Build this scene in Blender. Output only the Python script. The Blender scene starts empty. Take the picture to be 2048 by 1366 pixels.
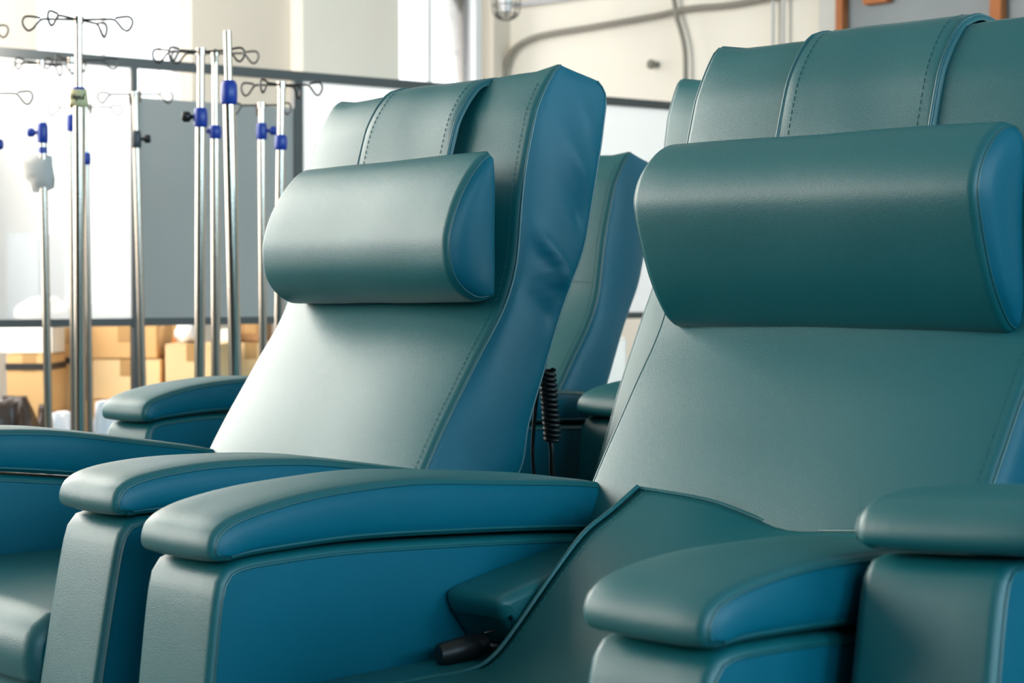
import bpy, bmesh, math, random
from mathutils import Vector, Matrix, noise
R = random.Random(7)
SC = bpy.context.scene
COL = SC.collection
PI = math.pi

# ------------------------------------------------------------------ camera, world, light, exposure
CAMZ, FPX, PITCH = 0.86, 3731.0, -0.03033
cam = bpy.data.cameras.new('camera')
camo = bpy.data.objects.new('camera', cam)
COL.objects.link(camo)
camo.location = (0, 0, CAMZ)
camo.rotation_euler = (PI/2 + PITCH, 0, 0)
cam.sensor_width = 36
cam.lens = FPX/2048*36
cam.clip_start = 0.05
cam.dof.use_dof = True
cam.dof.focus_distance = 2.3
cam.dof.aperture_fstop = 9.5
SC.camera = camo

w = bpy.data.worlds.new('sky')
SC.world = w
w.use_nodes = True
bg = w.node_tree.nodes['Background']
bg.inputs[0].default_value = (0.93, 0.97, 1.0, 1)
bg.inputs[1].default_value = 1.8

SC.view_settings.view_transform = 'Standard'
SC.view_settings.look = 'None'
SC.view_settings.exposure = 0.5
SC.view_settings.gamma = 1
SC.view_settings.use_curve_mapping = False
SC.cycles.use_denoising = True
SC.cycles.max_bounces = 8
SC.cycles.diffuse_bounces = 4
SC.cycles.sample_clamp_indirect = 6

# room axes: U1 runs along the row of chairs, U2 from the chair fronts to their backs
U1 = Vector((0.706, -0.708, 0))
U2 = Vector((0.708, 0.706, 0))
W1 = Vector((-3.43, 7.75, 0))            # a point of the window wall (runs along U2)
W2 = Vector((-0.05, 11.2, 0))            # the corner; the back wall runs along U1 from here
CEIL = 4.8

def area_light(name, c, n, sx, sy, power, col):
    l = bpy.data.lights.new(name, 'AREA')
    l.shape = 'RECTANGLE'
    l.size, l.size_y, l.energy, l.color = sx, sy, power, col
    o = bpy.data.objects.new(name, l)
    o.location = c
    o.rotation_euler = Vector(n).to_track_quat('-Z', 'Z').to_euler()
    COL.objects.link(o)
    return o

def w1(t, z=0, off=0):                    # point on window wall, off = metres into the room
    return W1 + U2*t + U1*off + Vector((0, 0, z))
def w2(s, z=0, off=0):                    # point on back wall
    return W2 + U1*s - U2*off + Vector((0, 0, z))
JOG = 2.4                                  # added unseen step in the wall, brings window light nearer the chairs
WIN_L = [(-10.6, -8.4), (-7.9, -5.7), (-5.2, -3.0), (-2.5, -0.4)]                # window bays left of the frame
WIN_V = [(0.25, 1.40), (1.654, 2.54), (3.90, 4.69)]                              # an added unseen bay that lights the boxes, then the two in view
WZ0, WZ1 = 0.72, 3.9
WIN_R = [(-7.0, -4.6), (-3.8, -1.4), (-0.6, 1.8), (2.6, 5.0)]                   # bays of the opposite wall
DR = 13.6                                  # opposite wall distance
for k, (a, b) in enumerate(WIN_L):
    area_light('daylight', w1((a+b)/2, (WZ0+WZ1)/2, JOG-0.05), U1, b-a-.1, WZ1-WZ0-.1, 122, (1.0, 0.93, 0.82))
for a, b in WIN_V:
    area_light('daylight', w1((a+b)/2, (WZ0+WZ1)/2, -0.25), U1, b-a, WZ1-WZ0, 34*(b-a), (1.0, 0.98, 0.94))
area_light('daylight', w1(-0.02, (WZ0+WZ1)/2, 1.2), U2, 1.5, WZ1-WZ0-.1, 150, (1.0, 0.97, 0.92))   # added unseen window in the wall step, brightens the box fronts
for a, b in WIN_R:
    area_light('daylight', w1((a+b)/2, 2.9, DR+0.05), -U1, b-a-.1, 2.4, 135, (0.50, 0.82, 1.0))

# ------------------------------------------------------------------ helpers
def ray(px, py):
    a, b = (px-1024)/FPX, -(py-683)/FPX
    cp, sp = math.cos(PITCH), math.sin(PITCH)
    return Vector((a, cp-b*sp, sp+b*cp))
def at(px, py, d):                         # world point seen at a pixel, d metres ahead
    r = ray(px, py)
    return r*(d/r.y) + Vector((0, 0, CAMZ))
def zat(py, d): return at(1024, py, d).z
def tag(o, label=None, cat=None, group=None, kind=None):
    if label: o['label'] = label
    if cat: o['category'] = cat
    if group: o['group'] = group
    if kind: o['kind'] = kind
    return o
def mesh_from(name, verts, faces, smooth=True):
    me = bpy.data.meshes.new(name)
    me.from_pydata([tuple(v) for v in verts], [], faces)
    me.update()
    if smooth:
        me.polygons.foreach_set('use_smooth', [True]*len(me.polygons))
    return me
def fix_normals(me):
    bm = bmesh.new(); bm.from_mesh(me)
    bmesh.ops.recalc_face_normals(bm, faces=bm.faces)
    bm.to_mesh(me); bm.free()
def obj(name, me, mat, parent=None, loc=(0, 0, 0), rot=(0, 0, 0)):
    if mat is not None and not me.materials:
        me.materials.append(mat)
    o = bpy.data.objects.new(name, me)
    COL.objects.link(o)
    o.location = loc; o.rotation_euler = rot
    if parent: o.parent = parent
    return o
def empty(name, loc, rz=0):
    o = bpy.data.objects.new(name, None)
    COL.objects.link(o)
    o.empty_display_size = 0.1
    o.location = loc; o.rotation_euler = (0, 0, rz)
    return o
class MB:
    """collects simple solids into one mesh"""
    def __init__(s): s.v = []; s.f = []; s.sm = []
    def add(s, v, f, smooth=False):
        n = len(s.v); s.v += [Vector(p) for p in v]
        s.f += [[i+n for i in q] for q in f]; s.sm += [smooth]*len(f)
    def box(s, lo, hi, m=None, taper=0):
        x0, y0, z0 = lo; x1, y1, z1 = hi; t = taper
        v = [Vector(p) for p in ((x0, y0, z0), (x1, y0, z0), (x1, y1, z0), (x0, y1, z0),
             (x0+t, y0+t, z1), (x1-t, y0+t, z1), (x1-t, y1-t, z1), (x0+t, y1-t, z1))]
        if m: v = [m @ p for p in v]
        s.add(v, [(0, 3, 2, 1), (4, 5, 6, 7), (0, 1, 5, 4), (1, 2, 6, 5), (2, 3, 7, 6), (3, 0, 4, 7)])
    def tube(s, pts, r, n=8, cap=True):
        pts = [Vector(p) for p in pts]
        rs = r if isinstance(r, (list, tuple)) else [r]*len(pts)
        up = None; vs = []; fs = []
        for i, p in enumerate(pts):
            d = (pts[min(i+1, len(pts)-1)] - pts[max(i-1, 0)]).normalized()
            if up is None:
                up = Vector((0, 0, 1)) if abs(d.z) < .9 else Vector((1, 0, 0))
            a = d.cross(up)
            if a.length < 1e-6: a = d.orthogonal()
            a.normalize(); b = a.cross(d).normalized(); up = b
            for k in range(n):
                q = 2*PI*k/n
                vs.append(p + (a*math.cos(q) + b*math.sin(q))*rs[i])
        for i in range(len(pts)-1):
            for k in range(n):
                k2 = (k+1) % n
                fs.append((i*n+k, i*n+k2, (i+1)*n+k2, (i+1)*n+k))
        s.add(vs, fs, True)
        if cap:
            m = len(vs)
            s.add(vs[:n], [tuple(range(n))]); s.add(vs[-n:], [tuple(reversed(range(n)))])
    def lathe(s, prof, c=(0, 0, 0), n=16):
        c = Vector(c); vs = []; fs = []
        for r, z in prof:
            for k in range(n):
                q = 2*PI*k/n
                vs.append(c + Vector((r*math.cos(q), r*math.sin(q), z)))
        for i in range(len(prof)-1):
            for k in range(n):
                k2 = (k+1) % n
                fs.append((i*n+k, i*n+k2, (i+1)*n+k2, (i+1)*n+k))
        fs.append(tuple(reversed(range(n)))); fs.append(tuple(range((len(prof)-1)*n, len(prof)*n)))
        s.add(vs, fs, True)
    def mesh(s, name, fix=True):
        me = bpy.data.meshes.new(name)
        me.from_pydata([tuple(v) for v in s.v], [], s.f); me.update()
        me.polygons.foreach_set('use_smooth', s.sm)
        if fix: fix_normals(me)
        return me
    def build(s, name, mat, parent=None, loc=(0, 0, 0), rot=(0, 0, 0)):
        return obj(name, s.mesh(name), mat, parent, loc, rot)
def smooth_path(pts, n=6):                 # Catmull-Rom through the points
    P = [Vector(p) for p in pts]; out = []
    for i in range(len(P)-1):
        p0 = P[max(i-1, 0)]; p1 = P[i]; p2 = P[i+1]; p3 = P[min(i+2, len(P)-1)]
        for k in range(n):
            t = k/n
            out.append(0.5*((2*p1) + (p2-p0)*t + (2*p0-5*p1+4*p2-p3)*t*t + (3*p1-p0-3*p2+p3)*t**3))
    out.append(P[-1]); return out
def resample(pts, n):
    P = [Vector(p) for p in pts]; L = [0]
    for a, b in zip(P, P[1:]): L.append(L[-1] + (b-a).length)
    out = []; j = 0
    for i in range(n):
        s = L[-1]*i/(n-1)
        while j < len(P)-2 and L[j+1] < s: j += 1
        u = (s-L[j])/max(L[j+1]-L[j], 1e-9)
        out.append(P[j].lerp(P[j+1], min(max(u, 0), 1)))
    return out

# ------------------------------------------------------------------ materials
def mat(name, col, rough=.5, metal=0, spec=.5, bump=0, bscale=50, var=0, vscale=4, detail=4, coat=0, sheen=0):
    m = bpy.data.materials.new(name); m.use_nodes = True
    nt = m.node_tree; N = nt.nodes; L = nt.links; b = N['Principled BSDF']
    b.inputs['Base Color'].default_value = (*col, 1)
    b.inputs['Roughness'].default_value = rough
    b.inputs['Metallic'].default_value = metal
    b.inputs['Specular IOR Level'].default_value = spec
    if coat:
        b.inputs['Coat Weight'].default_value = coat; b.inputs['Coat Roughness'].default_value = .35
    tc = N.new('ShaderNodeTexCoord')
    if var:
        nz = N.new('ShaderNodeTexNoise'); nz.inputs['Scale'].default_value = vscale; nz.inputs['Detail'].default_value = detail
        L.new(tc.outputs['Object'], nz.inputs['Vector'])
        mx = N.new('ShaderNodeMix'); mx.data_type = 'RGBA'
        L.new(nz.outputs['Fac'], mx.inputs[0])
        mx.inputs[6].default_value = (*[c*(1-var) for c in col], 1)
        mx.inputs[7].default_value = (*[min(1, c*(1+var)) for c in col], 1)
        L.new(mx.outputs[2], b.inputs['Base Color'])
    if bump:
        nz = N.new('ShaderNodeTexNoise'); nz.inputs['Scale'].default_value = bscale; nz.inputs['Detail'].default_value = 3
        L.new(tc.outputs['Object'], nz.inputs['Vector'])
        bp = N.new('ShaderNodeBump'); bp.inputs['Strength'].default_value = bump; bp.inputs['Distance'].default_value = .002
        L.new(nz.outputs['Fac'], bp.inputs['Height']); L.new(bp.outputs[0], b.inputs['Normal'])
    return m
TEAL = mat('teal_vinyl', (.0004, .106, .122), .41, spec=.66, bump=.17, bscale=800, var=.10, vscale=7)
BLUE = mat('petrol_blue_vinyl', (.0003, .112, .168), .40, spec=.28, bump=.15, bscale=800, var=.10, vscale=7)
PIPE = mat('teal_piping', (.004, .10, .12), .35, spec=.8)
THREAD = mat('stitch_thread', (.004, .13, .14), .6)
BLACK = mat('black_plastic', (.006, .007, .008), .4)
CORD = mat('black_rubber_cord', (.005, .006, .007), .45)
STEELD = mat('dark_steel', (.05, .05, .052), .4, .8)
CHROME = mat('brushed_steel', (.50, .44, .38), .18, 1, bump=.03, bscale=200)
WIRE = mat('steel_wire', (.10, .095, .09), .35, .9)
COLLAR = mat('blue_plastic', (.008, .045, .34), .35)
GREYC = mat('slate_plastic', (.05, .06, .075), .4)
LABELM = mat('masking_tape', (.58, .53, .30), .7, var=.1, vscale=30)
INK = mat('black_ink', (.01, .01, .01), .6)
PAPER = mat('grey_paper', (.56, .55, .53), .8, var=.12, vscale=14, bump=.3, bscale=30)
RAIL = mat('grey_painted_steel', (.085, .083, .078), .45, .2)
FABRIC = mat('grey_screen_fabric', (.45, .43, .40), .85, bump=.2, bscale=500, var=.06)
WALLM = mat('cream_plaster', (.62, .55, .46), .85, bump=.2, bscale=20, var=.06, vscale=2)
WALLB = mat('off_white_plaster', (.72, .68, .60), .85, bump=.2, bscale=20, var=.07, vscale=1.5)
WALLD = mat('dark_grey_wall_paint', (.07, .085, .09), .8, bump=.2, bscale=20, var=.1, vscale=2)
CEILM = mat('ceiling_paint', (.36, .35, .33), .9, var=.08)
FLOORM = mat('concrete', (.09, .088, .085), .6, bump=.2, bscale=30, var=.2, vscale=2)
WFRAME = mat('white_window_frame', (.80, .80, .80), .5)
CARD = [mat('cardboard_'+n, c, .8, bump=.15, bscale=60, var=.08, vscale=6) for n, c in
        (('tan', (.66, .40, .17)), ('light', (.78, .56, .30)), ('brown', (.36, .19, .08)), ('orange', (.62, .18, .04)), ('white', (.85, .84, .80)))]
TAPE = mat('parcel_tape', (.45, .27, .11), .35)
STRAPM = mat('black_strap', (.02, .02, .02), .5)
SACKW = mat('white_plastic_sack', (.82, .83, .86), .4, bump=.3, bscale=20)
SACKD = mat('dark_brown_sack', (.035, .02, .015), .35, bump=.4, bscale=18)
CLOTH = mat('cream_cloth', (.80, .73, .64), .85, bump=.3, bscale=25)
CABM = mat('pale_grey_cabinet_paint', (.27, .33, .37), .5, var=.05)
CABLE = mat('grey_cable', (.20, .185, .15), .6)
PALECABLE = mat('pale_conduit', (.42, .42, .44), .5)
RUST = mat('rust_orange_paint', (.38, .12, .03), .7, var=.3, vscale=12)
STEELP = mat('blue_grey_sheet_steel', (.17, .195, .205), .5, .1, var=.35, vscale=1.6)
JAMB = mat('pale_grey_jamb', (.50, .49, .46), .7, var=.1)
BEIGE = mat('beige_porcelain', (.42, .34, .24), .5)
def film_mat(name, tr, col):
    m = bpy.data.materials.new(name); m.use_nodes = True
    nt = m.node_tree; N = nt.nodes; L = nt.links
    N.remove(N['Principled BSDF'])
    t = N.new('ShaderNodeBsdfTransparent'); d = N.new('ShaderNodeBsdfDiffuse'); s = N.new('ShaderNodeBsdfTranslucent')
    d.inputs[0].default_value = (*col, 1); s.inputs[0].default_value = (*col, 1)
    a = N.new('ShaderNodeMixShader'); a.inputs[0].default_value = .6
    L.new(d.outputs[0], a.inputs[1]); L.new(s.outputs[0], a.inputs[2])
    b = N.new('ShaderNodeMixShader'); b.inputs[0].default_value = 1-tr
    L.new(t.outputs[0], b.inputs[1]); L.new(a.outputs[0], b.inputs[2])
    L.new(b.outputs[0], N['Material Output'].inputs[0])
    return m
FILM = film_mat('milky_plastic_film', .45, (.9, .92, .93))
def glass_mat():
    m = bpy.data.materials.new('window_glass'); m.use_nodes = True
    nt = m.node_tree; N = nt.nodes; L = nt.links; N.remove(N['Principled BSDF'])
    t = N.new('ShaderNodeBsdfTransparent'); g = N.new('ShaderNodeBsdfGlossy'); g.inputs['Roughness'].default_value = .05
    f = N.new('ShaderNodeFresnel'); f.inputs[0].default_value = 1.45
    x = N.new('ShaderNodeMixShader'); L.new(f.outputs[0], x.inputs[0]); L.new(t.outputs[0], x.inputs[1]); L.new(g.outputs[0], x.inputs[2])
    L.new(x.outputs[0], N['Material Output'].inputs[0]); return m
GLASS = glass_mat()

# ------------------------------------------------------------------ room shell
def along(p, ux, uy, rot=None):            # matrix with local x = ux, y = uy
    m = Matrix.Identity(4)
    m.col[0] = (*ux, 0); m.col[1] = (*uy, 0); m.col[2] = (0, 0, 1, 0); m.col[3] = (*p, 1)
    return m
M1 = along(W1, U2, -U1)                    # x along the wall, y outwards
M2 = along(W2, U1, U2)
T0, T1 = -13.0, 4.885
def wall_with_openings(mb, M, x0, x1, ops, z0, z1, th, H):
    xs = x0
    for a, b in ops:
        mb.box((xs, 0, 0), (a, th, H), M)
        mb.box((a, 0, 0), (b, th, z0), M)
        mb.box((a, 0, z1), (b, th, H), M)
        xs = b
    mb.box((xs, 0, 0), (x1, th, H), M)
M1J = along(W1 + U1*JOG, U2, -U1)
mb = MB(); wall_with_openings(mb, M1, 0, T1, WIN_V, WZ0, WZ1, .3, CEIL)
wall_with_openings(mb, M1J, T0, 0, WIN_L, WZ0, WZ1, .3, CEIL)
M1R = along(w1(0, 0, 0), U1, -U2)
wall_with_openings(mb, M1R, 0, JOG, [(.4, 2.0)], WZ0, WZ1, .3, CEIL)  # end face of the added step, with an opening for its added window
tag(mb.build('wall_left', WALLM), kind='structure')
# pilaster between the two visible bays
mb = MB(); mb.box((3.18, -.10, 0), (3.86, .0, CEIL), M1); mb.box((3.18, -.13, 3.4), (3.86, 0, 3.7), M1)
tag(mb.build('trim_1', WALLB), kind='structure')
mb = MB(); mb.box((-.0, 0, 0), (DR+.3, .3, CEIL), M2)
tag(mb.build('wall_back', WALLB), kind='structure')
M4 = along(W1 + U1*DR, U2, U1)
mb = MB(); wall_with_openings(mb, M4, T0, T1, WIN_R, 1.7, 4.1, .3, CEIL)
tag(mb.build('wall_right', WALLD), kind='structure')
M3 = along(w1(T0), U1, -U2)
mb = MB(); mb.box((-.3, 0, 0), (DR+.3, .3, CEIL), M3)
tag(mb.build('wall_front', WALLD), kind='structure')
mb = MB(); mb.box((T0-.3, -DR-.3, -.2), (T1+.3, .3, 0), M1)
tag(mb.build('floor', FLOORM), kind='structure')
mb = MB(); mb.box((T0-.3, -DR-.3, CEIL), (T1+.3, .3, CEIL+.2), M1)
tag(mb.build('ceiling', CEILM), kind='structure')
def window(n, M, a, b, z0, z1, cols, rows):
    f = MB(); t = .05
    f.box((a, .10, z0), (a+t, .2, z1), M); f.box((b-t, .10, z0), (b, .2, z1), M)
    f.box((a+t, .10, z0), (b-t, .2, z0+t), M); f.box((a+t, .10, z1-t), (b-t, .2, z1), M)
    fo = tag(f.build('window_%d' % n, WFRAME), kind='structure')
    iw = (b-a-2*t)/cols; ih = (z1-z0-2*t)/rows
    for i in range(1, cols):
        m = MB(); x = a+t+iw*i; m.box((x-.012, .12, z0+t), (x+.012, .17, z1-t), M); m.build('mullion', WFRAME, fo)
    for j in range(1, rows):
        m = MB(); z = z0+t+ih*j; m.box((a+t, .125, z-.012), (b-t, .165, z+.012), M); m.build('glazing_bar', WFRAME, fo)
    for i in range(cols):
        for j in range(rows):
            m = MB(); m.box((a+t+iw*i, .14, z0+t+ih*j), (a+t+iw*(i+1), .146, z0+t+ih*(j+1)), M)
            m.build('pane', GLASS, fo)
n = 1
for a, b in WIN_V: window(n, M1, a, b, WZ0, WZ1, 2, 3); n += 1
for a, b in WIN_L: window(n, M1J, a, b, WZ0, WZ1, 2, 3); n += 1
window(n, M1R, .4, 2.0, WZ0, WZ1, 2, 3); n += 1  # frame and panes of the added step window
for a, b in WIN_R: window(n, M4, a, b, 1.7, 4.1, 2, 2); n += 1

# ------------------------------------------------------------------ recliner geometry (local x right, y = -F, z up)
def norm2(loop):                           # outward normals of closed 2D loop (F,Z)
    n = len(loop); area = 0
    for i in range(n):
        a, b = loop[i], loop[(i+1) % n]; area += a[0]*b[1] - b[0]*a[1]
    sg = 1 if area > 0 else -1
    out = []
    for i in range(n):
        a = Vector(loop[i-1]); b = Vector(loop[i]); c = Vector(loop[(i+1) % n])
        e1 = (b-a); e2 = (c-b)
        n1 = Vector((e1.y, -e1.x)); n2 = Vector((e2.y, -e2.x))
        if n1.length > 1e-9: n1.normalize()
        if n2.length > 1e-9: n2.normalize()
        v = n1+n2
        v = v.normalized() if v.length > 1e-6 else n1
        out.append(v*sg)
    return out
def loft(fr, bk, w, r, phimax=1.2, bulge=0, grow=False, inner=5, disp=None, cx=0, bpow=4, ntop=4):
    """upholstered block: profile fr (front/top curve) and bk (rear/bottom curve) swept over x with rolled edges.
       returns body mesh data, and the two rims (fr rim, bk rim) at +x / -x"""
    n = len(fr)
    cap1 = [Vector(fr[-1]).lerp(Vector(bk[-1]), k/ntop) for k in range(1, ntop)]
    cap0 = [Vector(bk[0]).lerp(Vector(fr[0]), k/ntop) for k in range(1, ntop)]
    loop = [Vector(p) for p in fr] + cap1 + [Vector(p) for p in reversed(bk)] + cap0
    nr = norm2(loop); N = len(loop)
    st = []
    K = 6
    for k in range(K, 0, -1):
        ph = phimax*k/K; st.append((-(w-r+r*math.sin(ph)), r*(1-math.cos(ph))))
    for k in range(inner+1): st.append((-(w-r) + 2*(w-r)*k/inner, 0))
    for k in range(1, K+1):
        ph = phimax*k/K; st.append((w-r+r*math.sin(ph), r*(1-math.cos(ph))))
    g0 = r*(1-math.cos(phimax)) if grow else 0
    xe = st[-1][0]
    V = []; F = []
    for x, ins in st:
        for i, (p, q) in enumerate(zip(loop, nr)):
            o = g0-ins
            if bulge and i < n: o += bulge*(1-abs(x/xe)**bpow)*math.sin(PI*min(1, max(0, i/(n-1))))**.3
            s = p + q*o
            v = Vector((cx+x, -s.x, s.y))
            if disp: v = disp(v, i/(n-1) if i < n else 2)
            V.append(v)
    m = len(st)
    for a in range(m-1):
        for i in range(N):
            j = (i+1) % N
            F.append((a*N+i, a*N+j, (a+1)*N+j, (a+1)*N+i))
    def rim(a):
        row = V[a*N:(a+1)*N]
        return row[:n], list(reversed(row[n+ntop-1:n+ntop-1+n]))
    return V, F, rim(m-1), rim(0), N, m
def side_patch(rim, sgn, puff, rows=10, disp=None):
    fr, bk = rim; n = len(fr); V = []; F = []
    for j in range(rows+1):
        v = j/rows
        for i in range(n):
            p = fr[i].lerp(bk[i], v)
            e = min(1, 6*min(i/(n-1), 1-i/(n-1)))
            h = puff*(1-(2*v-1)**2)**.6*(e**.5)
            q = p + Vector((sgn*h, 0, 0))
            if disp and 0 < j < rows: q = q + Vector((sgn*disp(i/(n-1), v, q)*min(1, 4*v, 4*(1-v))*e, 0, 0))
            V.append(q)
    for j in range(rows):
        for i in range(n-1):
            f = (j*n+i, j*n+i+1, (j+1)*n+i+1, (j+1)*n+i)
            F.append(f if sgn < 0 else tuple(reversed(f)))
    return V, F
def mk(name, V, F): 
    me = mesh_from(name, V, F); fix_normals(me); return me
def tube_mesh(name, pts, r, n=6):
    m = MB(); m.tube(pts, r, n); return m.mesh(name)
def dashes(name, pts, L=.005, gap=.003, r=.0004):
    m = MB(); P = [Vector(p) for p in pts]
    tot = sum((b-a).length for a, b in zip(P, P[1:])); k = max(2, int(tot/(L+gap)))
    Q = resample(P, k*8+1)
    for i in range(k):
        a, b = Q[i*8], Q[i*8+5]
        m.tube([a, b], r, 4, cap=False)
    return m.mesh(name)
def curve2(pts, n, sm=5): return [(p.x, p.y) for p in resample(smooth_path([(a, b, 0) for a, b in pts], sm), n)]

# ---- backrest
BW = .252
fr_pts = [(.06, .42), (.02, .47), (-.02, .53), (-.055, .589), (-.064, .612), (-.082, .636), (-.112, .685), (-.125, .697), (-.150, .741), (-.172, .768),
          (-.195, .800), (-.211, .833), (-.219, .858), (-.2225, .869), (-.2225, .88), (-.227, .935), (-.235, .990), (-.247, 1.035), (-.258, 1.075), (-.275, 1.109),
          (-.289, 1.130), (-.297, 1.140), (-.306, 1.146)]
bk_pts = [(-.10, .42), (-.14, .47), (-.19, .55), (-.228, .593), (-.241, .65), (-.270, .722), (-.299, .794), (-.323, .843), (-.348, .893), (-.363, .95),
          (-.383, 1.036), (-.391, 1.08), (-.395, 1.105), (-.391, 1.121), (-.378, 1.132)]
NB = 72
FRC = curve2(fr_pts, NB); BKC = curve2(bk_pts, NB)
for _ in range(14):                        # fair the curve, keep the crisp top
    FRC = [FRC[i] if i == 0 or i > NB-9 else tuple((FRC[i-1][k]+2*FRC[i][k]+FRC[i+1][k])/4 for k in (0, 1)) for i in range(NB)]
BULGE = .014
SEAMZ = .869
def back_disp(v, t):
    if t <= 1:
        g = math.exp(-((v.z-SEAMZ)/.0035)**2)*.0030
        v = v + Vector((0, g, 0))
        v = v + Vector((0, .0035*noise.noise(Vector((v.x*5, v.z*5, 3.1))), 0))
    if v.z > 1.09:                          # soft cover: corners stand up a little like ears
        e = max(0, abs(v.x)-.19)/.06
        v = v + Vector((0, 0, -.004*(v.z-1.09)/.05 + .005*min(1, e)**2*(v.z-1.09)/.05 + .003*noise.noise(Vector((v.x*14, v.y*14, 0)))*(v.z-1.09)/.05))
    return v
V, F, rimR, rimL, _, _ = loft(FRC, BKC, BW, .010, .95, BULGE, grow=True, inner=14, disp=back_disp, bpow=3.2, ntop=6)
BACK_ME = mk('backrest', V, F)
def wr(i, v, q):
    a = .0035*noise.noise(Vector((q.y*9, q.z*6, 1.7)))
    for (y, z, ang, L, wd, h) in ((.285, .875, -.75, .05, .010, .008), (.30, .845, -.35, .045, .008, .006), (.335, 1.0, -1.0, .05, .012, .004),
                                  (.36, 1.06, -1.1, .05, .010, .004), (.27, .80, -.6, .05, .014, -.004), (.34, .93, -.9, .045, .012, -.005)):
        dy, dz = q.y-y, q.z-z
        s = dy*math.cos(ang)+dz*math.sin(ang); p = -dy*math.sin(ang)+dz*math.cos(ang)
        a += 1.6*h*math.exp(-(s/L)**2-(p/wd)**2)
    return a
BSIDE_R = mk('side_panel', *side_patch(rimR, 1, .012, 22, wr))
def wr_plain(i, v, q): return .004*noise.noise(Vector((q.y*9+5, q.z*7, 8.3)))
BSIDE_P = mk('side_panel', *side_patch(rimR, 1, .012, 22, wr_plain))
BSIDE_L = mk('side_panel', *side_patch(rimL, -1, .012, 12))
BPIPES = [tube_mesh('piping', rimR[0][4:], .0021), tube_mesh('piping', rimL[0][4:], .0021),
          tube_mesh('piping', rimR[1][4:], .0018), tube_mesh('piping', rimL[1][4:], .0018)]
def front_surf(x, fz_index, off):          # point on backrest front surface + off
    p = Vector(FRC[fz_index]); q0 = Vector(FRC[max(0, fz_index-1)]); q1 = Vector(FRC[min(NB-1, fz_index+1)])
    t = (q1-q0).normalized(); nrm = Vector((t.y, -t.x))
    if nrm.x < 0 and fz_index < NB-3: nrm = -nrm
    g0 = .010*(1-math.cos(.95)); xe = BW-.010+.010*math.sin(.95)
    ins = 0
    if abs(x) > BW-.010: ins = .010*(1-math.sqrt(max(0, 1-((abs(x)-(BW-.010))/.010)**2)))
    o = off + g0 - ins + BULGE*(1-abs(x/xe)**3.2)*math.sin(PI*fz_index/(NB-1))**.3
    s = p+nrm*o
    return back_disp(Vector((x, -s.x, s.y)), fz_index/(NB-1))
BSTITCH = [dashes('stitching', [front_surf(sx*.236, i, .0006) for i in range(6, NB-3)]) for sx in (1,)]
iseam = min(range(NB), key=lambda i: abs(FRC[i][1]-SEAMZ))
BSTITCH.append(dashes('stitching', [front_surf(-.236+.472*k/30, iseam+1, .0010) for k in range(31)]))
# pillow strap: lies over the top of the backrest between the pillow and the counterweight behind
STW = .104
i0 = min(range(NB), key=lambda i: abs(FRC[i][1]-.93))
def strap_path(x):
    P = [front_surf(x, i, 0) for i in range(i0, NB-1)]
    top = [Vector((x, y, z)) for y, z in ((.318, 1.150), (.345, 1.148), (.372, 1.141), (.392, 1.130), (.408, 1.112), (.406, 1.08), (.400, 1.04))]
    return P + top
NSP = 44
STX = [-STW, -STW+.0012, -STW+.004, -STW+.010] + [-STW+.02+(2*STW-.04)*k/8 for k in range(9)] + [STW-.010, STW-.004, STW-.0012, STW]
STH = [0, .0042, .0060, .0068] + [.0070]*9 + [.0068, .0060, .0042, 0]
rows = []
for x, h in zip(STX, STH):
    P = resample(strap_path(x), NSP); o = []
    for i, p in enumerate(P):
        a, b = P[max(0, i-1)], P[min(NSP-1, i+1)]
        t = (b-a).normalized(); nn = Vector((0, -t.z, t.y))
        wv = .0022*noise.noise(Vector((x*16+p.z*10, p.z*7-x*6, 5.5))) if h > .006 else 0
        o.append(p + nn*(h+wv))
    rows.append(o)
Vs = [p for r_ in rows for p in r_]; Fs = []
for a in range(len(rows)-1):
    for i in range(NSP-1):
        Fs.append((a*NSP+i, a*NSP+i+1, (a+1)*NSP+i+1, (a+1)*NSP+i))
STRAP_ME = mk('pillow_strap', Vs, Fs)
STRAP_PIPE = [tube_mesh('piping', rows[2], .0022), tube_mesh('piping', rows[-3], .0022),]
STRAP_ST = [dashes('stitching', [p+Vector((0, -.0004, .0002)) for p in rows[4]]), dashes('stitching', [p+Vector((0, -.0004, .0002)) for p in rows[-5]])]

# ---- pillow
pfa = [(-.190, .8175), (-.172, .8155), (-.155, .821), (-.139, .832), (-.126, .848), (-.119, .868), (-.1175, .898), (-.124, .924), (-.134, .949), (-.147, .972), (-.162, .992), (-.180, 1.010), (-.196, 1.018)]
pfb = [(-.197, .8105), (-.187, .811), (-.176, .816), (-.165, .827), (-.150, .847), (-.136, .873), (-.121, .914), (-.1125, .948), (-.115, .969), (-.124, .988), (-.138, 1.004), (-.154, 1.016), (-.174, 1.023), (-.197, 1.021)]
pb = [(-.204, .823), (-.206, .86), (-.207, .92), (-.208, .97), (-.206, 1.009)]
def pil_disp(v, t):
    return v + Vector((0, .0016*noise.noise(Vector((v.x*9, v.y*9, v.z*9+7))), .0016*noise.noise(Vector((v.x*8+3, v.y*9, v.z*9)))))
PIL = []
for prof in (pfa, pfb):
    V, F, pR, pL, _, _ = loft(curve2(prof, 40), curve2(pb, 40), .2225, .011, 1.1, .001, inner=10, disp=pil_disp)
    PIL.append((mk('cushion', V, F), mk('end_panel', *side_patch(pR, 1, .010, 10)), mk('end_panel', *side_patch(pL, -1, .010, 10)),
                tube_mesh('piping', pR[0], .0014), tube_mesh('piping', pL[0], .0014)))

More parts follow.
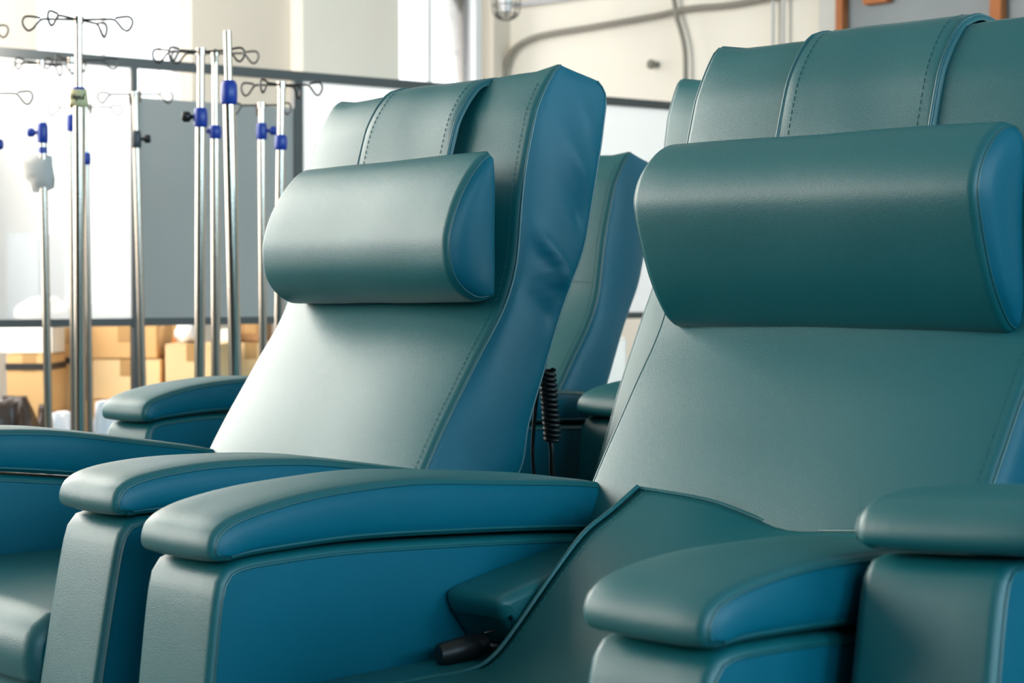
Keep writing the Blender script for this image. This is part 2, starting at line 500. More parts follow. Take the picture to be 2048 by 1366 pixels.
# ---- armrest: one side, centred at x = 0 (half width .059); pad top curve and bottom curve (F, Z)
top_a = [(.450, .6005), (.461, .603), (.4650, .610), (.4640, .620), (.457, .631), (.437, .641), (.395, .650), (.334, .657), (.241, .6605), (.176, .659), (.09, .652), (-.04, .640), (-.10, .630), (-.19, .612)]
bot_a = [(.443, .5995), (.40, .603), (.277, .6035), (.10, .595), (-.033, .5845), (-.12, .577), (-.19, .571)]
NA = 64
def dens(pts, n):                          # denser sampling near the nose
    P = smooth_path([(a, b, 0) for a, b in pts], 8); Q = resample(P, 400)
    return [(Q[int(399*(i/(n-1))**1.7)].x, Q[int(399*(i/(n-1))**1.7)].y) for i in range(n)]
def pad_disp(v, t):
    return v + Vector((0, 0, .0012*noise.noise(Vector((v.x*12, v.y*7, 2.2)))))
V, F, aR, aL, _, _ = loft(dens(top_a, NA), dens(bot_a, NA), .061, .009, 1.15, .003, inner=6, disp=pad_disp)
PAD_ME = mk('arm_pad', V, F)
PAD_SR = mk('side_panel', *side_patch(aR, 1, .005, 8)); PAD_SL = mk('side_panel', *side_patch(aL, -1, .005, 8))
PADP = [tube_mesh('piping', aR[0], .0014), tube_mesh('piping', aL[0], .0014), tube_mesh('piping', aR[1], .0018), tube_mesh('piping', aL[1], .0018)]
# body
top_b = [(.490, .105), (.488, .20), (.484, .31), (.478, .40), (.472, .46), (.467, .505), (.462, .545), (.459, .565), (.456, .578), (.451, .588), (.443, .5945), (.43, .598), (.40, .600), (.30, .6005), (.15, .593), (.0, .583), (-.10, .575), (-.19, .568)]
bot_b = [(.485, .10), (.40, .10), (.0, .10), (-.19, .10)]
bt = curve2(top_b, 72); bb = curve2(bot_b, 72)
V, F, bR, bL, _, _ = loft(bt, bb, .059, .010, 1.35, 0, inner=4)
def arm_front(v):                          # the front face bows: (F at z) .46@.575 .487@.49 .50@.40 .535@.10
    return v
BODY_ME = mk('armrest', V, F)
BODY_SR = mk('side_panel', *side_patch(bR, 1, .004, 16)); BODY_SL = mk('side_panel', *side_patch(bL, -1, .004, 16))
def rim_path(rim): return rim[0]
BODYP = [tube_mesh('piping', rim_path(bR), .0016), tube_mesh('piping', rim_path(bL), .0016)]

# ---- seat, footrest, base
ts = [(.492, .40), (.497, .425), (.492, .450), (.475, .466), (.44, .473), (.2, .474), (.0, .468), (-.10, .46)]
bs = [(.485, .36), (.3, .36), (-.10, .36)]
V, F, sR, sL, _, _ = loft(dens(ts, 40), dens(bs, 40), .231, .02, 1.3, .006, inner=8)
SEAT_ME = mk('seat', V, F)
SEAT_S = [mk('side_panel', *side_patch(sR, 1, .002, 4)), mk('side_panel', *side_patch(sL, -1, .002, 4))]
tf = [(.505, .13), (.53, .14), (.537, .18), (.52, .30), (.505, .345), (.49, .352)]
bf = [(.48, .13), (.475, .2), (.47, .352)]
V, F, fR, fL, _, _ = loft(curve2(tf, 24), curve2(bf, 24), .225, .015, 1.2, .004, inner=6)
FOOT_ME = mk('footrest', V, F)
m = MB(); m.box((-.30, -.46, .14), (.30, .16, .2)); m.box((-.20, -.40, .2), (.20, .10, .355))
m.box((-.34, -.42, .10), (.34, -.36, .15)); m.box((-.34, .09, .10), (.34, .15, .15))
BASE_ME = m.mesh('base_frame')
m = MB(); m.tube([(-.012, 0, .04), (.012, 0, .04)], .04, 16); m.box((-.018, -.018, .055), (.018, .018, .10)); m.tube([(0, 0, .095), (0, 0, .12)], .012)
CASTER_ME = m.mesh('caster')

def share(name, me, m, parent, loc=(0, 0, 0), rot=(0, 0, 0)):
    return obj(name, me, m, parent, loc, rot)
def back_matrix(rec, roll):
    pv = Matrix.Translation((0, -.1, .41))
    return pv @ Matrix.Rotation(-roll, 4, 'Y') @ Matrix.Rotation(-rec, 4, 'X') @ pv.inverted()
def recliner(label, pos, th, rec=0, roll=0, dz=0, arm_pitch=0, arm_dz=0, arm_shift=(0, 0), scale=1, arm_w=1, arm_roll=0, creased=False):
    root = empty('recliner', (pos[0], pos[1], 0), -th)
    root.scale = (scale,)*3
    tag(root, label, 'recliner', 'teal treatment recliners in the hall')
    share('base_frame', BASE_ME, STEELD, root, (0, 0, 0))
    for sx in (-1, 1):
        for y in (-.39, .12):
            share('caster', CASTER_ME, BLACK, root, (sx*.31, y, 0))
    b = share('backrest', BACK_ME, TEAL, root); b.matrix_local = Matrix.Translation((0, 0, dz)) @ back_matrix(rec, roll)
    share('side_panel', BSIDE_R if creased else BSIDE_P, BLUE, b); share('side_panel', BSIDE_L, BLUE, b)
    for p in BPIPES: share('piping', p, PIPE, b)
    for p in BSTITCH: tag(share('stitching', p, THREAD, b), kind='stuff')
    s = share('seat', SEAT_ME, TEAL, root, (0, 0, dz))
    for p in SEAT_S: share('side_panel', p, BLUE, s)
    share('footrest', FOOT_ME, TEAL, root, (0, 0, dz*.5))
    pv = Matrix.Translation((0, -.46, .6))
    for k, sx in enumerate((-1, 1)):
        am = Matrix.Translation((sx*.294, -arm_shift[k], dz+arm_dz)) @ pv @ Matrix.Rotation(-(arm_pitch[k] if isinstance(arm_pitch, tuple) else arm_pitch), 4, 'X') @ Matrix.Rotation(arm_roll, 4, 'Y') @ pv.inverted() @ Matrix.Diagonal((arm_w, 1, 1, 1))
        a = share('armrest', BODY_ME, TEAL, root); a.matrix_local = am if arm_w == 1 else am @ Matrix.Translation((-.014, 0, 0)) @ Matrix.Diagonal((1/arm_w, 1, 1, 1))
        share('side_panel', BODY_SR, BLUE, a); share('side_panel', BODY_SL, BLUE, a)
        for p in BODYP: share('piping', p, PIPE, a)
        a = share('arm_pad', PAD_ME, TEAL, root); a.matrix_local = am
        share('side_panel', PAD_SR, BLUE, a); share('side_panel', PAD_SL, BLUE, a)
        for p in PADP: share('piping', p, PIPE, a)
    return root, b
def pillow(label, root, b, dmat=Matrix.Identity(4), which=0):
    p = empty('head_pillow', (0, 0, 0))
    p.matrix_world = Matrix.Translation(root.location) @ Matrix.Rotation(root.rotation_euler.z, 4, 'Z') @ b.matrix_local
    tag(p, label, 'pillow', 'strapped head pillows on the recliners')
    cu, e1, e2, q1, q2 = PIL[which]
    c = share('cushion', cu, TEAL, p); c.matrix_local = dmat
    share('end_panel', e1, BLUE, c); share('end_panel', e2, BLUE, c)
    share('piping', q1, PIPE, c); share('piping', q2, PIPE, c)
    s = share('pillow_strap', STRAP_ME, TEAL, p)
    for q in STRAP_PIPE: share('piping', q, PIPE, s)
    for q in STRAP_ST: tag(share('stitching', q, THREAD, s), kind='stuff')
    return p

rA, bA = recliner('teal recliner with wrinkled blue side panel showing, left of the nearest recliner', (-.32457, 2.54059), .81501, .03237, .037, .02237, .07, -.007, creased=True)
rB, bB = recliner('nearest teal recliner with a creased seat pad rising against its back', (.21402, 1.89544), .78416, arm_pitch=(0, .06))
rC, bC = recliner('teal recliner seen through the gap behind the wrinkled blue side panel', (-.1854, 3.55), .6744, .0731, 0, .0038, -.03, .01)
rD, bD = recliner('teal recliner mostly hidden behind the nearest one, pale strip of its back showing', (.33, 2.99), .7638, -.1175, 0, .0317, 0, 0, (-.52, 0))
rE, bE = recliner('teal recliner at the right edge, only its blurred armrest showing', (.8465, 1.5175),  .72, 0, 0, .064, .16, arm_w=1.3, arm_roll=-.06)
pillow('teal head pillow with gathered corner on the left of two pillowed recliners', rA, bA, Matrix.Translation((.006, .166, .924)) @ Matrix.Rotation(-.045, 4, 'Z') @ Matrix.Rotation(-.012, 4, 'Y') @ Matrix.Translation((0, -.16, -.905)))
pillow('large teal head pillow with bright blue end on the nearest recliner', rB, bB, which=1)

# nearest recliner: wedge cushion, loose seat pad, release handle
wt = [(.165, .520), (.170, .533), (.168, .541), (.150, .547), (.08, .560), (.02, .569), (-.05, .577)]
wb = [(.135, .482), (.05, .478), (-.05, .474)]
V, F, wR, wL, _, _ = loft(dens(wt, 30), dens(wb, 30), .045, .012, 1.3, .001, inner=6, cx=-.190)
we = share('seat_wedge', mk('seat_wedge', V, F), TEAL, rB)
for r_, sg in ((wR, 1), (wL, -1)): share('side_panel', mk('side_panel', *side_patch(r_, sg, .002, 4)), TEAL, we)
OVL = [  # stations x -> path (F, Z) from the top edge down over the wedge to the seat front
    (-.138, [(-.030, .640), (.015, .617), (.057, .597), (.105, .558), (.154, .514), (.190, .486), (.225, .477), (.30, .478), (.50, .478)]),
    (-.05, [(-.045, .632), (.01, .612), (.06, .590), (.115, .560), (.165, .523), (.20, .494), (.24, .482), (.32, .480), (.50, .479)]),
    (.04, [(-.052, .612), (.0, .600), (.06, .580), (.12, .555), (.17, .523), (.21, .494), (.25, .483), (.33, .480), (.50, .479)]),
    (.13, [(-.045, .617), (.0, .607), (.06, .588), (.12, .560), (.17, .527), (.21, .497), (.25, .483), (.33, .480), (.50, .479)]),
    (.205, [(-.040, .625), (.0, .615), (.06, .596), (.12, .566), (.17, .531), (.21, .499), (.25, .484), (.33, .480), (.50, .479)])]
NP, NX = 48, 22
paths = [resample(smooth_path([(0, -a, b) for a, b in p], 6), NP) for _, p in OVL]
grid = []
for k in range(NX):
    u = k/(NX-1)*(len(OVL)-1); row = []
    for i in range(NP):
        P = [Vector((OVL[j][0], paths[j][i].y, paths[j][i].z)) for j in range(len(OVL))]
        j = min(int(u), len(OVL)-2); t = u-j
        p0, p1, p2, p3 = P[max(j-1, 0)], P[j], P[j+1], P[min(j+2, len(P)-1)]
        row.append(0.5*((2*p1)+(p2-p0)*t+(2*p0-5*p1+4*p2-p3)*t*t+(3*p1-p0-3*p2+p3)*t**3))
    grid.append(row)
me = mk('seat_pad', [p for r_ in grid for p in r_], [(a*NP+i, a*NP+i+1, (a+1)*NP+i+1, (a+1)*NP+i) for a in range(NX-1) for i in range(NP-1)])
sp = share('seat_pad', me, TEAL, rB)
md = sp.modifiers.new('thickness', 'SOLIDIFY'); md.thickness = .010; md.offset = -1
edge = [p + Vector((0, -.002, .002)) for p in grid[0]]
share('piping', tube_mesh('piping', edge, .0026), TEAL, sp)
tag(share('stitching', dashes('stitching', [p + Vector((0, -.001, .001)) for p in grid[1]]), THREAD, sp), kind='stuff')
share('piping', tube_mesh('piping', [g[0] for g in grid], .0024), TEAL, sp)
m = MB(); m.tube([(-.185, -.222, .487), (-.184, -.219, .487), (-.182, -.178, .490), (-.182, -.176, .490)], [.010, .0125, .0135, .012], 14); m.tube([(-.182, -.176, .490), (-.181, -.163, .491)], [.0115, .0115], 14)
hd = m.build('release_handle', BLACK, rB)
m = MB(); m.tube([(-.181, -.165, .491), (-.165, -.140, .484)], .005, 8); m.tube([(-.178, -.165, .503), (-.172, -.150, .506), (-.168, -.14, .490)], .0016, 6)
m.build('handle_rod', WIRE, hd)
# coiled handset cord behind the wrinkled recliner
m = MB(); P = []
for k in range(14*12+1):
    q = 2*PI*k/12; u = k/(14*12)
    P.append((.098+.012*u+.011*math.cos(q), .425+.011*math.sin(q), .735-.105*u))
m.tube(P, .0032, 6)
m.tube(smooth_path([(.105, .425, .632), (.108, .425, .612), (.109, .425, .58), (.120, .425, .548), (.145, .42, .525), (.19, .40, .51)], 6), .0042, 6)
m.tube(smooth_path([(.095, .425, .745), (.088, .415, .70), (.078, .415, .62), (.078, .42, .56), (.088, .42, .50)], 5), .003, 6)
tag(m.build('coiled_cord', CORD, rA), 'black coiled handset cord')

# ------------------------------------------------------------------ drip stands
def hook_pts(L, zdrop=.024):
    return smooth_path([(0, 0), (L*.5, .0005), (L*.66, -.001), (L*.75, -.012), (L*.82, -.022), (L*.90, -.025), (L*.97, -.018), (L, -.006), (L*.96, .004), (L*.86, .0055), (L*.68, .002)] if zdrop > 0 else [(0, 0), (L, 0)], 4)
def hk(L):
    return [(p.x, p.y) for p in smooth_path([(a, b, 0) for a, b in ((0, 0), (L*.5, .0005), (L*.66, -.001), (L*.75, -.012), (L*.82, -.022), (L*.90, -.026), (L*.97, -.018), (L, -.006), (L*.96, .004), (L*.86, .006), (L*.68, .003))], 4)]
def drip_stand(label, px, pytop, pxb, d, ycol, hooks, rl=.0125, ru=.0095, colh=.036, knob=None, knobmat=None, colmat=None, L=.125, ztop_hook=.004, extra=None):
    colmat = colmat or COLLAR; knobmat = knobmat or COLLAR
    top = at(px, pytop, d); bot = at(pxb, 850, d)
    lean = (top.x-bot.x)/(top.z-bot.z)
    base = Vector((bot.x-lean*bot.z, d, 0))
    root = empty('drip_stand', base)
    tag(root, label, 'drip stand', 'steel drip stands by the grey screen')
    H = top.z; zc = zat(ycol, d)
    X = lambda z: lean*z
    m = MB(); m.tube([(X(.05), 0, .05), (X(zc), 0, zc)], rl, 14); m.build('lower_tube', CHROME, root)
    m = MB(); m.tube([(X(zc-.02), 0, zc-.02), (X(H), 0, H)], ru, 14); m.build('upper_tube', CHROME, root)
    m = MB(); m.lathe([(rl+.001, -.008), (rl+.0035, -.004), (rl+.0045, colh*.35), (rl+.0035, colh*.8), (ru+.004, colh), (ru+.001, colh)], (X(zc), 0, zc))
    co = m.build('collar', colmat, root)
    if knob is not None:
        dx, dy = math.cos(knob), -math.sin(knob)
        c = Vector((X(zc), 0, zc+colh*.45)); dv = Vector((dx, dy, 0))
        m = MB(); m.tube([c+dv*(rl*.6), c+dv*(rl+.012)], .005, 8); m.tube([c+dv*(rl+.010), c+dv*(rl+.015), c+dv*(rl+.028), c+dv*(rl+.031)], [.007, .013, .013, .009], 10)
        m.build('knob', knobmat, co)
    if hooks:
        m = MB(); m.tube([(X(H-.012), 0, H-.012), (X(H), 0, H+.004)], ru+.003, 14); m.build('cap', CHROME, root)
    for q in hooks:
        ang, l = q if isinstance(q, tuple) else (q, L)
        cx, cy = math.cos(ang), -math.sin(ang)
        m = MB(); m.tube([(X(H)+r_*cx, r_*cy, H-.004+z) for r_, z in hk(l)], .0028, 6); m.build('hook', WIRE, root)
    # five star base
    m = MB(); m.lathe([(.02, .03), (.035, .04), (.035, .07), (.018, .09)], (0, 0, 0)); hub = m.build('hub', STEELD, root)
    for k in range(5):
        a = k*2*PI/5+.3; c, s = math.cos(a), math.sin(a)
        m = MB(); m.tube([(c*.02, s*.02, .062), (c*.15, s*.15, .050)], [.013, .010], 8); g = m.build('leg', CHROME, root)
        m = MB(); m.tube([(c*.145-s*.01, s*.145+c*.01, .022), (c*.145+s*.01, s*.145-c*.01, .022)], .022, 12); m.build('caster', BLACK, g)
    return root, base, lean, d
D2 = math.radians
P1 = drip_stand('tallest steel drip stand with masking tape label around its blue collar', 157, 36, 160, 4.24, 196, [0.06, PI-.12, (D2(112), .115), (D2(291), .115)], rl=.0126, ru=.0090, colh=.024, L=.124)
P2 = drip_stand('steel drip stand with a grey paper bag hanging below its blue collar', 82, 124, 97, 5.3, 281, [PI+.05, (D2(120), .10), (-.35, .10), (D2(292), .10)], rl=.0115, ru=.0085, colh=.050, knob=PI, L=.11)
P3 = drip_stand('thin steel drip stand just left of the tape labelled stand', 142, 118, 148, 5.55, 258, [0.0, (D2(180), .08), (D2(105), .09), (D2(285), .09)], rl=.0105, ru=.0080, colh=.042, L=.14)
P4 = drip_stand('steel drip stand peeking out right behind the tape labelled stand', 171, 212, 180, 6.0, 325, [0.05, PI, (D2(60), .06)], rl=.0105, ru=.0080, colh=.032, L=.12)
P5 = drip_stand('steel drip stand with a slate grey collar and black knob', 270, 186, 287, 5.6, 291, [0.0, PI, (D2(240), .05), (D2(60), .05)], rl=.0115, ru=.0085, colh=.044, knob=-.1, knobmat=BLACK, colmat=GREYC, L=.112)
P6 = drip_stand('steel drip stand with a black knob left of its blue collar', 402, 100, 399, 4.45, 248, [PI, (.25, .11), (D2(150), .08), (D2(250), .06)], rl=.0128, ru=.0090, colh=.038, knob=PI, knobmat=BLACK, L=.115)
P7 = drip_stand('steel drip stand between the black knobbed stand and the hookless stand', 430, 104, 432, 4.95, 272, [0.0, PI, (D2(80), .045), (D2(260), .06)], rl=.0125, ru=.0085, colh=.028, knob=PI-.2, L=.115)
P8 = drip_stand('leaning steel drip stand without any hooks', 455, 62, 473, 4.05, 202, [], rl=.0140, ru=.0088, colh=.044, L=.1)
P9 = drip_stand('low steel drip stand, second from the pillow, with knob facing right', 523, 208, 527, 5.35, 274, [0.12, PI, (D2(240), .04)], rl=.0118, ru=.0090, colh=.040, knob=0.0, L=.085)
P10 = drip_stand('steel drip stand nearest to the left recliner pillow', 563, 167, 556, 4.7, 294, [0.05, PI+.08, (D2(118), .09), (D2(295), .09)], rl=.0122, ru=.0092, colh=.030, L=.103)
P11 = drip_stand('drip stand at the left picture edge, one low hook showing', -30, 184, -26, 4.6, 300, [0.0, PI, (D2(55), .06), (D2(240), .06)], rl=.0122, ru=.0090, colh=.03, knob=0.0, L=.117)
P12 = drip_stand('drip stand at the left picture edge, one high hook showing', -72, 52, -70, 5.0, 240, [0.0, PI, (D2(60), .07), (D2(240), .07)], rl=.0122, ru=.0090, colh=.03, L=.118)
# masking tape label with handwriting on the first stand
root, base, lean, d = P1
zc0, zc1 = zat(213, d), zat(180, d)
m = MB(); n = 18; vs = []; fs = []
for i, (z, r_) in enumerate(((zc0, .0205), (zc0+.012, .0195), (zc1-.008, .0182), (zc1, .0178))):
    for k in range(n):
        q = 2*PI*k/n; wob = 1+.04*math.sin(3*q+z*90)
        vs.append((lean*z + r_*wob*math.cos(q), r_*wob*math.sin(q), z + (.0025*math.sin(2*q) if i == 0 else 0)))
for i in range(3):
    for k in range(n):
        k2 = (k+1) % n; fs.append((i*n+k, i*n+k2, (i+1)*n+k2, (i+1)*n+k))
lab = obj('tape_label', mesh_from('tape_label', vs, fs), LABELM, root)
md = lab.modifiers.new('thickness', 'SOLIDIFY'); md.thickness = .001; md.offset = 1
tag(lab, 'yellowish masking tape with handwriting')
def scrib(strokes, x0, z0, sc, r0):        # handwritten strokes wrapped on the label
    m = MB()
    for st in strokes:
        P = []
        for a, b in smooth_path([(x, y, 0) for x, y in st], 4) and [(p.x, p.y) for p in smooth_path([(x, y, 0) for x, y in st], 4)]:
            x = x0 + (a+b*.25)*sc; q = x/r0
            P.append((lean*zc0 + r0*math.sin(q), -r0*math.cos(q), z0 + b*sc))
        m.tube(P, .0010, 5)
    return m
H_ = [[(0, 0), (.2, 1)], [(.6, 0), (.8, 1.05)], [(.05, .5), (.75, .55)]]
e_ = [[(.95, .3), (1.25, .4), (1.2, .6), (1.0, .5), (.95, .15), (1.15, 0), (1.35, .15)]]
p_ = [[(1.5, .5), (1.42, -.45)], [(1.5, .4), (1.72, .58), (1.82, .3), (1.65, .03), (1.48, .12)]]
i_ = [[(2.0, .5), (2.0, .05), (2.12, .05)], [(2.03, .8), (2.05, .84)]]
d_ = [[(2.62, .5), (2.4, .5), (2.28, .2), (2.45, .02), (2.62, .25)], [(2.7, 1.15), (2.62, .1), (2.75, .02)]]
scrib(H_+e_+p_+i_+d_, -.0175, zat(200, d), .0125, .0212).build('handwriting', INK, lab)
# small blue band and paper bag on the second stand
root, base, lean, d = P2
m = MB(); z = zat(307, d); m.tube([(lean*z, 0, z), (lean*(z+.018), 0, z+.018)], .0128, 14); m.build('band', COLLAR, root)
zt, zb = zat(306, d), zat(385, d)
bag_out = [(38, 318), (60, 312), (78, 308), (104, 312), (106, 335), (110, 358), (109, 376), (98, 381), (80, 385), (66, 384), (62, 366), (50, 358), (42, 336)]
cx = sum(p[0] for p in bag_out)/len(bag_out); cy = sum(p[1] for p in bag_out)/len(bag_out)
bo = at(90, 385, d); V = []; F = []; nb = len(bag_out); rr = R
for side in (-1, 1):
    for ring in range(4):
        f = 1-ring/4.0
        for i, (x, y) in enumerate(bag_out):
            p = at(cx+(x-cx)*f, cy+(y-cy)*f, d) - bo
            th_ = .020*(1-f**3) + (.005*noise.noise(Vector((x*.09, y*.09, ring+side*7)))*(1 if ring else .6))
            V.append(Vector((p.x, side*th_ - .0, p.z)))
    V.append(at(cx, cy, d)-bo + Vector((0, side*.021, 0)))
S = 4*nb+1
for s_ in (0, 1):
    for ring in range(3):
        for i in range(nb):
            j = (i+1) % nb; F.append((s_*S+ring*nb+i, s_*S+ring*nb+j, s_*S+(ring+1)*nb+j, s_*S+(ring+1)*nb+i))
    for i in range(nb): F.append((s_*S+3*nb+i, s_*S+3*nb+(i+1) % nb, s_*S+4*nb))
for i in range(nb):
    j = (i+1) % nb; F.append((i, j, S+j, S+i))
me = mk('paper_bag', V, F)
tag(obj('paper_bag', me, PAPER, None, bo), 'crumpled grey paper bag wrapped around a steel drip stand', 'bag')

# ------------------------------------------------------------------ partition screen
S0 = Vector((-1.65, 6.0, 0)); SD = Vector((2.31, 1.8, 0)).normalized(); SN = Vector((SD.y, -SD.x, 0))
def st(px):                                # metres along the screen where it is seen at px
    r = (px-1024)/FPX
    return (S0.x - r*S0.y)/(r*SD.y - SD.x)
scr = empty('partition_screen', S0, math.atan2(SD.y, SD.x))
tag(scr, 'long grey steel framed partition screen with one grey fabric bay', 'screen')
zT, zB, zF = 1.605, .735, 1.49
xs = [st(-90), st(269), st(595), st(878), st(1400), st(1600)]
m = MB(); m.box((xs[0], -.014, zT-.016), (xs[-1], .014, zT+.016)); m.build('top_rail', RAIL, scr)
m = MB(); m.box((xs[0], -.010, zB-.013), (xs[-1], .010, zB+.013)); m.build('bottom_rail', RAIL, scr)
for i, x in enumerate(xs):
    h = .018 if i == 2 else .010
    if i == 3: h = .007
    m = MB(); m.box((x-h, -.013, .03), (x+h, .013, zT-.016)); p = m.build('post', RAIL, scr)
    m = MB(); m.box((x-.02, -.25, .0), (x+.02, .25, .03)); m.build('foot', RAIL, p)
m = MB(); m.box((xs[1]+.012, -.006, zB+.012), (xs[2]-.018, .006, zF)); m.build('fabric_panel', FABRIC, scr)
for a, b in ((0, 1), (2, 3), (3, 4), (4, 5)):
    m = MB(); m.box((xs[a]+.012, -.001, zB+.012), (xs[b]-.012, .001, zT-.016))
    tag(m.build('film_panel', FILM, scr), 'milky translucent plastic film')

# ------------------------------------------------------------------ cartons, sacks and a cabinet behind the screen
def carton(label, px0, px1, z0, z1, d, c=0, depth=.3, rot=.0, flaps=0, strap=False, cat='box', name='cardboard_box', seam=True):
    a, b = at(px0, 600, d), at(px1, 600, d)
    wd = (b.x-a.x)
    root = empty(name, ((a.x+b.x)/2, d+depth/2, z0), rot)
    tag(root, label, cat, 'boxes piled behind the screen')
    w2_, h = wd/2, z1-z0
    m = MB(); m.box((-w2_, -depth/2, 0), (w2_, depth/2, h)); bo = m.build('body', CARD[c], root)
    md = bo.modifiers.new('edge', 'BEVEL'); md.width = .004; md.segments = 2
    for s in (-1, 1):
        m = MB()
        m.box((-w2_, -depth/2, 0) if s < 0 else (-w2_, .004, 0), (w2_, -.004, .004) if s < 0 else (w2_, depth/2, .004))
        m.build('flap', CARD[c], root, (0, 0, h+.0005))
    if seam:
        m = MB(); m.box((-.025, -depth/2-.0015, h-.06), (.025, -depth/2, h+.005)); m.box((-.025, -depth/2-.0015, h+.0046), (.025, depth/2+.0015, h+.0056))
        m.build('tape', TAPE, root)
    if strap:
        m = MB(); zz = h*strap
        m.box((-w2_-.003, -depth/2-.004, zz-.012), (w2_+.003, -depth/2, zz+.012)); m.box((-w2_-.004, -depth/2-.003, zz-.012), (-w2_, depth/2, zz+.012)); m.box((w2_, -depth/2-.003, zz-.012), (w2_+.004, depth/2, zz+.012))
        m.build('strap', STRAPM, root)
    return root
def sack(label, px, z0, d, rx, ry, h, m_, seed, name='plastic_sack', cat='sack', neck=False):
    c = at(px, 600, d)
    root = empty(name, (c.x, d, z0)); tag(root, label, cat, 'sacks and bundles behind the screen')
    V = []; F = []; nu, nv = 28, 16
    for j in range(nv+1):
        v = j/nv; ph = -PI/2 + PI*v
        for i in range(nu):
            q = 2*PI*i/nu
            x, y, z = math.cos(ph)*math.cos(q), math.cos(ph)*math.sin(q), math.sin(ph)
            k = 1 + .45*noise.noise(Vector((x*1.6+seed, y*1.6, z*1.6))) + .16*noise.noise(Vector((x*4+seed, y*5, z*5)))
            zz = max(0, (z*k*.62+.5))*h
            V.append(Vector((x*k*rx*(1-.15*max(0, z)), y*k*ry*(1-.15*max(0, z)), min(zz, h*1.05))))
    for j in range(nv):
        for i in range(nu):
            F.append((j*nu+i, j*nu+(i+1) % nu, (j+1)*nu+(i+1) % nu, (j+1)*nu+i))
    obj('body', mk('body', V, F), m_, root)
    if neck:
        m = MB(); m.tube([(0, 0, h*.9), (.005, 0, h*1.02), (.012, -.004, h*1.10), (.02, -.006, h*1.2)], [.03, .012, .022, .03], 10); m.build('neck', m_, root)
    return root
carton('large tan carton at the bottom under two stacked tan cartons', 168, 326, 0, .41, 7.15, 0, .42)
carton('tan carton in the middle of the three carton stack', 184, 320, .418, .568, 7.2, 1, .36)
carton('tan carton with sunlit lid, topmost of the three carton stack', 183, 313, .576, .70, 7.2, 0, .34)
carton('tall tan carton carrying a white sack, right of the three carton stack', 330, 440, 0, .628, 7.15, 1, .36)
carton('tan carton behind the leaning hookless stand', 446, 556, 0, .62, 7.53, 1, .36)
carton('brown carton standing on tan carton behind the hookless stand', 470, 530, .628, .72, 7.64, 2, .22)
carton('small white carton beside the brown one on tan carton', 440, 466, .628, .675, 7.56, 4, .12, seam=False)
carton('orange brown carton at the back between two tan stacks', 312, 372, 0, .70, 7.75, 3, .3)
carton('tan carton with a black strap under the white carton', 12, 102, 0, .595, 7.0, 0, .22, strap=.93)
carton('tall tan carton right of the black strapped carton', 104, 152, 0, .69, 7.25, 0, .34, strap=.82)
carton('white carton lying on the black strapped carton', -6, 104,   .603, .70, 7.02, 4, .2, seam=False)
carton('low light carton on the floor in front of the tall tan carton', 250, 392, 0, .455, 6.75, 1, .3)
carton('pale carton seen in the gap between the recliners', 1150, 1252, .0, .62, 8.2, 4, .4)
sack('white plastic sack on the tall tan carton', 374, .634, 7.32, .055, .06, .10, SACKW, 3)
sack('cream cloth bundle on the white carton', 92, .706, 7.12, .10, .08, .105, CLOTH, 11, 'cloth_bundle', 'bundle', False)
sack('dark brown plastic sack at the left picture edge', 22, 0, 6.66, .10, .12, .44, SACKD, 5)
sack('smaller dark sack leaning by the strapped carton', 92, 0, 6.86, .045, .09, .40, SACKD, 9)
sack('white plastic sack left of the tape labelled stand', 120, 0, 6.62, .075, .10, .39, SACKW, 15)
sack('white plastic sack right of the tape labelled stand', 216, 0, 6.60, .07, .10, .43, SACKW, 21)
# pale cabinet by the pier
a, b = at(11, 600, 7.75), at(78, 600, 7.75)
cb = empty('metal_cabinet', ((a.x+b.x)/2, 8.0, 0)); tag(cb, 'pale blue grey metal cabinet behind the milky film at left', 'cabinet')
hw = (b.x-a.x)/2
m = MB(); m.box((-hw, -.22, .05), (hw, .22, 1.075)); m.build('carcass', CABM, cb)
m = MB(); m.box((-hw+.006, -.236, .06), (hw-.006, -.222, 1.065)); dd = m.build('door', CABM, cb)
m = MB(); m.tube([(hw-.02, -.245, .55), (hw-.02, -.245, .65)], .005, 8); m.build('handle', CHROME, dd)
m = MB(); m.box((-hw+.01, -.2, 0), (hw-.01, .2, .05)); m.build('plinth', RAIL, cb)

# ------------------------------------------------------------------ things on the back wall
def s_at(px):
    r = (px-1024)/FPX
    return (W2.y*r - W2.x)/(U1.x - r*U1.y)
def onwall(px, py, off=.05):
    s = s_at(px); p = w2(s)
    z = zat(py, p.y)
    return w2(s, z, off)
def wall_run(name, label, pts, r, m_, cat, off=.05):
    m = MB(); m.tube(smooth_path([onwall(x, y, off) for x, y in pts], 6), r, 8)
    return tag(m.build(name, m_), label, cat)
wall_run('cable', 'grey cable bending up and running along the back wall', [(1020, 240), (1021, 160), (1026, 125), (1040, 100), (1062, 84), (1098, 72), (1200, 55), (1320, 34), (1385, 20), (1470, 12), (1580, -8), (1700, -30)], .017, CABLE, 'cable')
wall_run('cable', 'thin hanging cable crossing the long cable on the back wall', [(1352, -40), (1361, 10), (1366, 40), (1374, 66), (1381, 100), (1383, 150), (1383, 330)], .014, CABLE, 'cable', .055)
wall_run('conduit', 'pale conduit on the back wall beside the caged lamp', [(1030, 12), (1080, 7), (1150, -2), (1300, -30)], .013, PALECABLE, 'conduit')
wall_run('conduit', 'left one of two thin upright conduits on the back wall', [(1555, -80), (1555, 60), (1555, 300)], .010, JAMB, 'conduit')
wall_run('conduit', 'right one of two thin upright conduits on the back wall', [(1576, -80), (1576, 60), (1576, 300)], .010, JAMB, 'conduit')
c = onwall(1313, 130, .0)
kb = empty('wall_knob', c); tag(kb, 'small round brown knob on the back wall', 'knob')
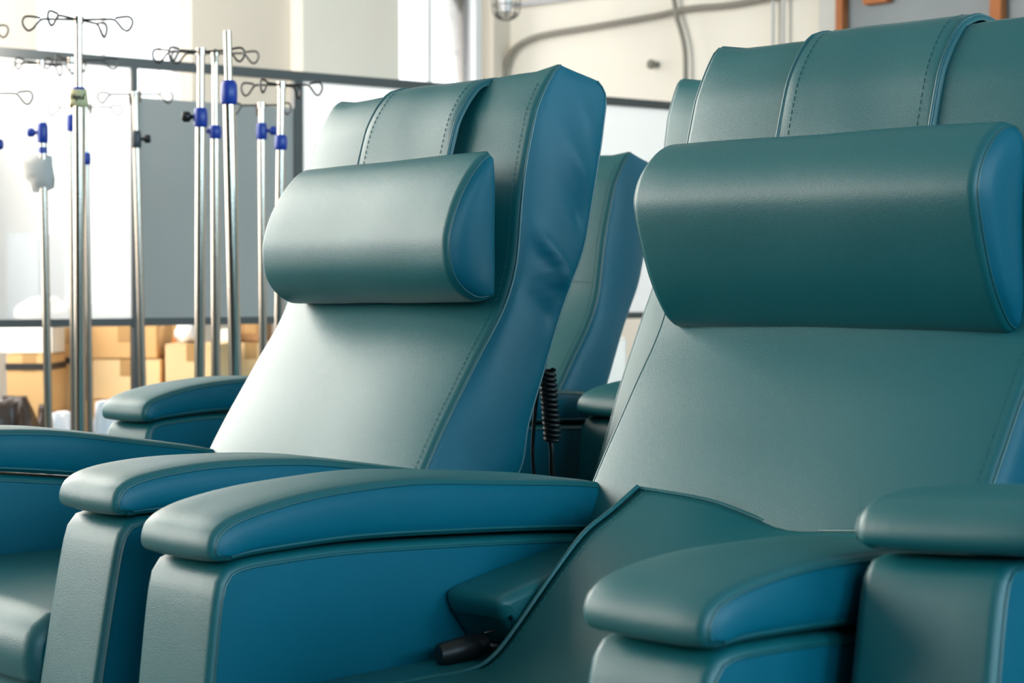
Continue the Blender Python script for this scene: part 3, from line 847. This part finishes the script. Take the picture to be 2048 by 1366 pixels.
m = MB(); m.tube([Vector((0, 0, 0)), -U2*.04], .016, 12); m.build('stem', CABLE, kb)
m = MB(); m.tube([-U2*.03, -U2*.04, -U2*.06, -U2*.07], [.014, .026, .026, .014], 12); m.build('cap', CABLE, kb)
c = onwall(1004, 147, .10)
kb = empty('insulator', c); tag(kb, 'round beige porcelain insulator where the cable starts', 'insulator')
m = MB(); m.lathe([(.012, -.05), (.028, -.03), (.033, 0), (.026, .022), (.012, .030)]); m.build('body', BEIGE, kb)
m = MB(); m.tube([Vector((0, 0, 0)), U2*.10], .012, 8); m.build('bracket', CABLE, kb)
# caged lamp hanging at the corner
c = at(1012, -30, 9.6)
cl = empty('caged_lamp', c); tag(cl, 'wire caged work lamp hanging near the corner', 'lamp')
sc_ = 9.6/FPX
for k in range(8):
    q = 2*PI*k/8
    pr = [(8, 30), (24, 0), (28, -40), (22, -62), (4, -70)]
    m = MB(); m.tube(smooth_path([(r_*sc_*math.cos(q), r_*sc_*math.sin(q), z*sc_) for r_, z in pr], 4), .0035, 5); m.build('cage_wire', WIRE, cl)
for z, r_ in ((-5, 25), (-40, 28), (-58, 24)):
    m = MB(); m.tube([(r_*sc_*math.cos(2*PI*k/20), r_*sc_*math.sin(2*PI*k/20), z*sc_) for k in range(21)], .003, 5, cap=False); m.build('cage_ring', WIRE, cl)
m = MB(); m.lathe([(.02, .0), (.028, .03), (.028, .10), (.012, .12)]); m.build('socket', BLACK, cl)
m = MB(); m.lathe([(.012, 0), (.03, -.05), (.036, -.09), (.025, -.13), (.006, -.145)]); m.build('bulb', SACKW, cl)
m = MB(); m.tube([(0, 0, .11), (0, 0, CEIL-c.z)], .005, 6); m.build('flex', CORD, cl)
# steel door with rusty frame
s0, s1, s2, s3 = s_at(1646), s_at(1684), s_at(1697), s_at(1990)
s4 = s_at(2012)
Z = 2.30
m = MB(); m.box((s0, -.05, 0), (s1, 0, Z), M2); m.box((s0, -.05, Z), (s4+.5, 0, Z+.16), M2); dr = tag(m.build('door_1', JAMB), kind='structure')
m = MB(); m.box((s1, -.07, 0), (s2, 0, Z), M2); m.box((s_at(1738), -.07, Z-.05), (s_at(1785), 0, Z), M2); m.build('rusty_stile', RUST, dr)
m = MB(); m.box((s3, -.07, 0), (s4, 0, Z), M2); m.build('rusty_stile', RUST, dr)
m = MB(); m.box((s2, -.02, 0), (s3, 0, Z), M2); m.build('steel_leaf', STEELP, dr)
m = MB(); m.box((s4, -.02, 0), (s4+.5, 0, Z), M2); m.build('steel_leaf', STEELP, dr)

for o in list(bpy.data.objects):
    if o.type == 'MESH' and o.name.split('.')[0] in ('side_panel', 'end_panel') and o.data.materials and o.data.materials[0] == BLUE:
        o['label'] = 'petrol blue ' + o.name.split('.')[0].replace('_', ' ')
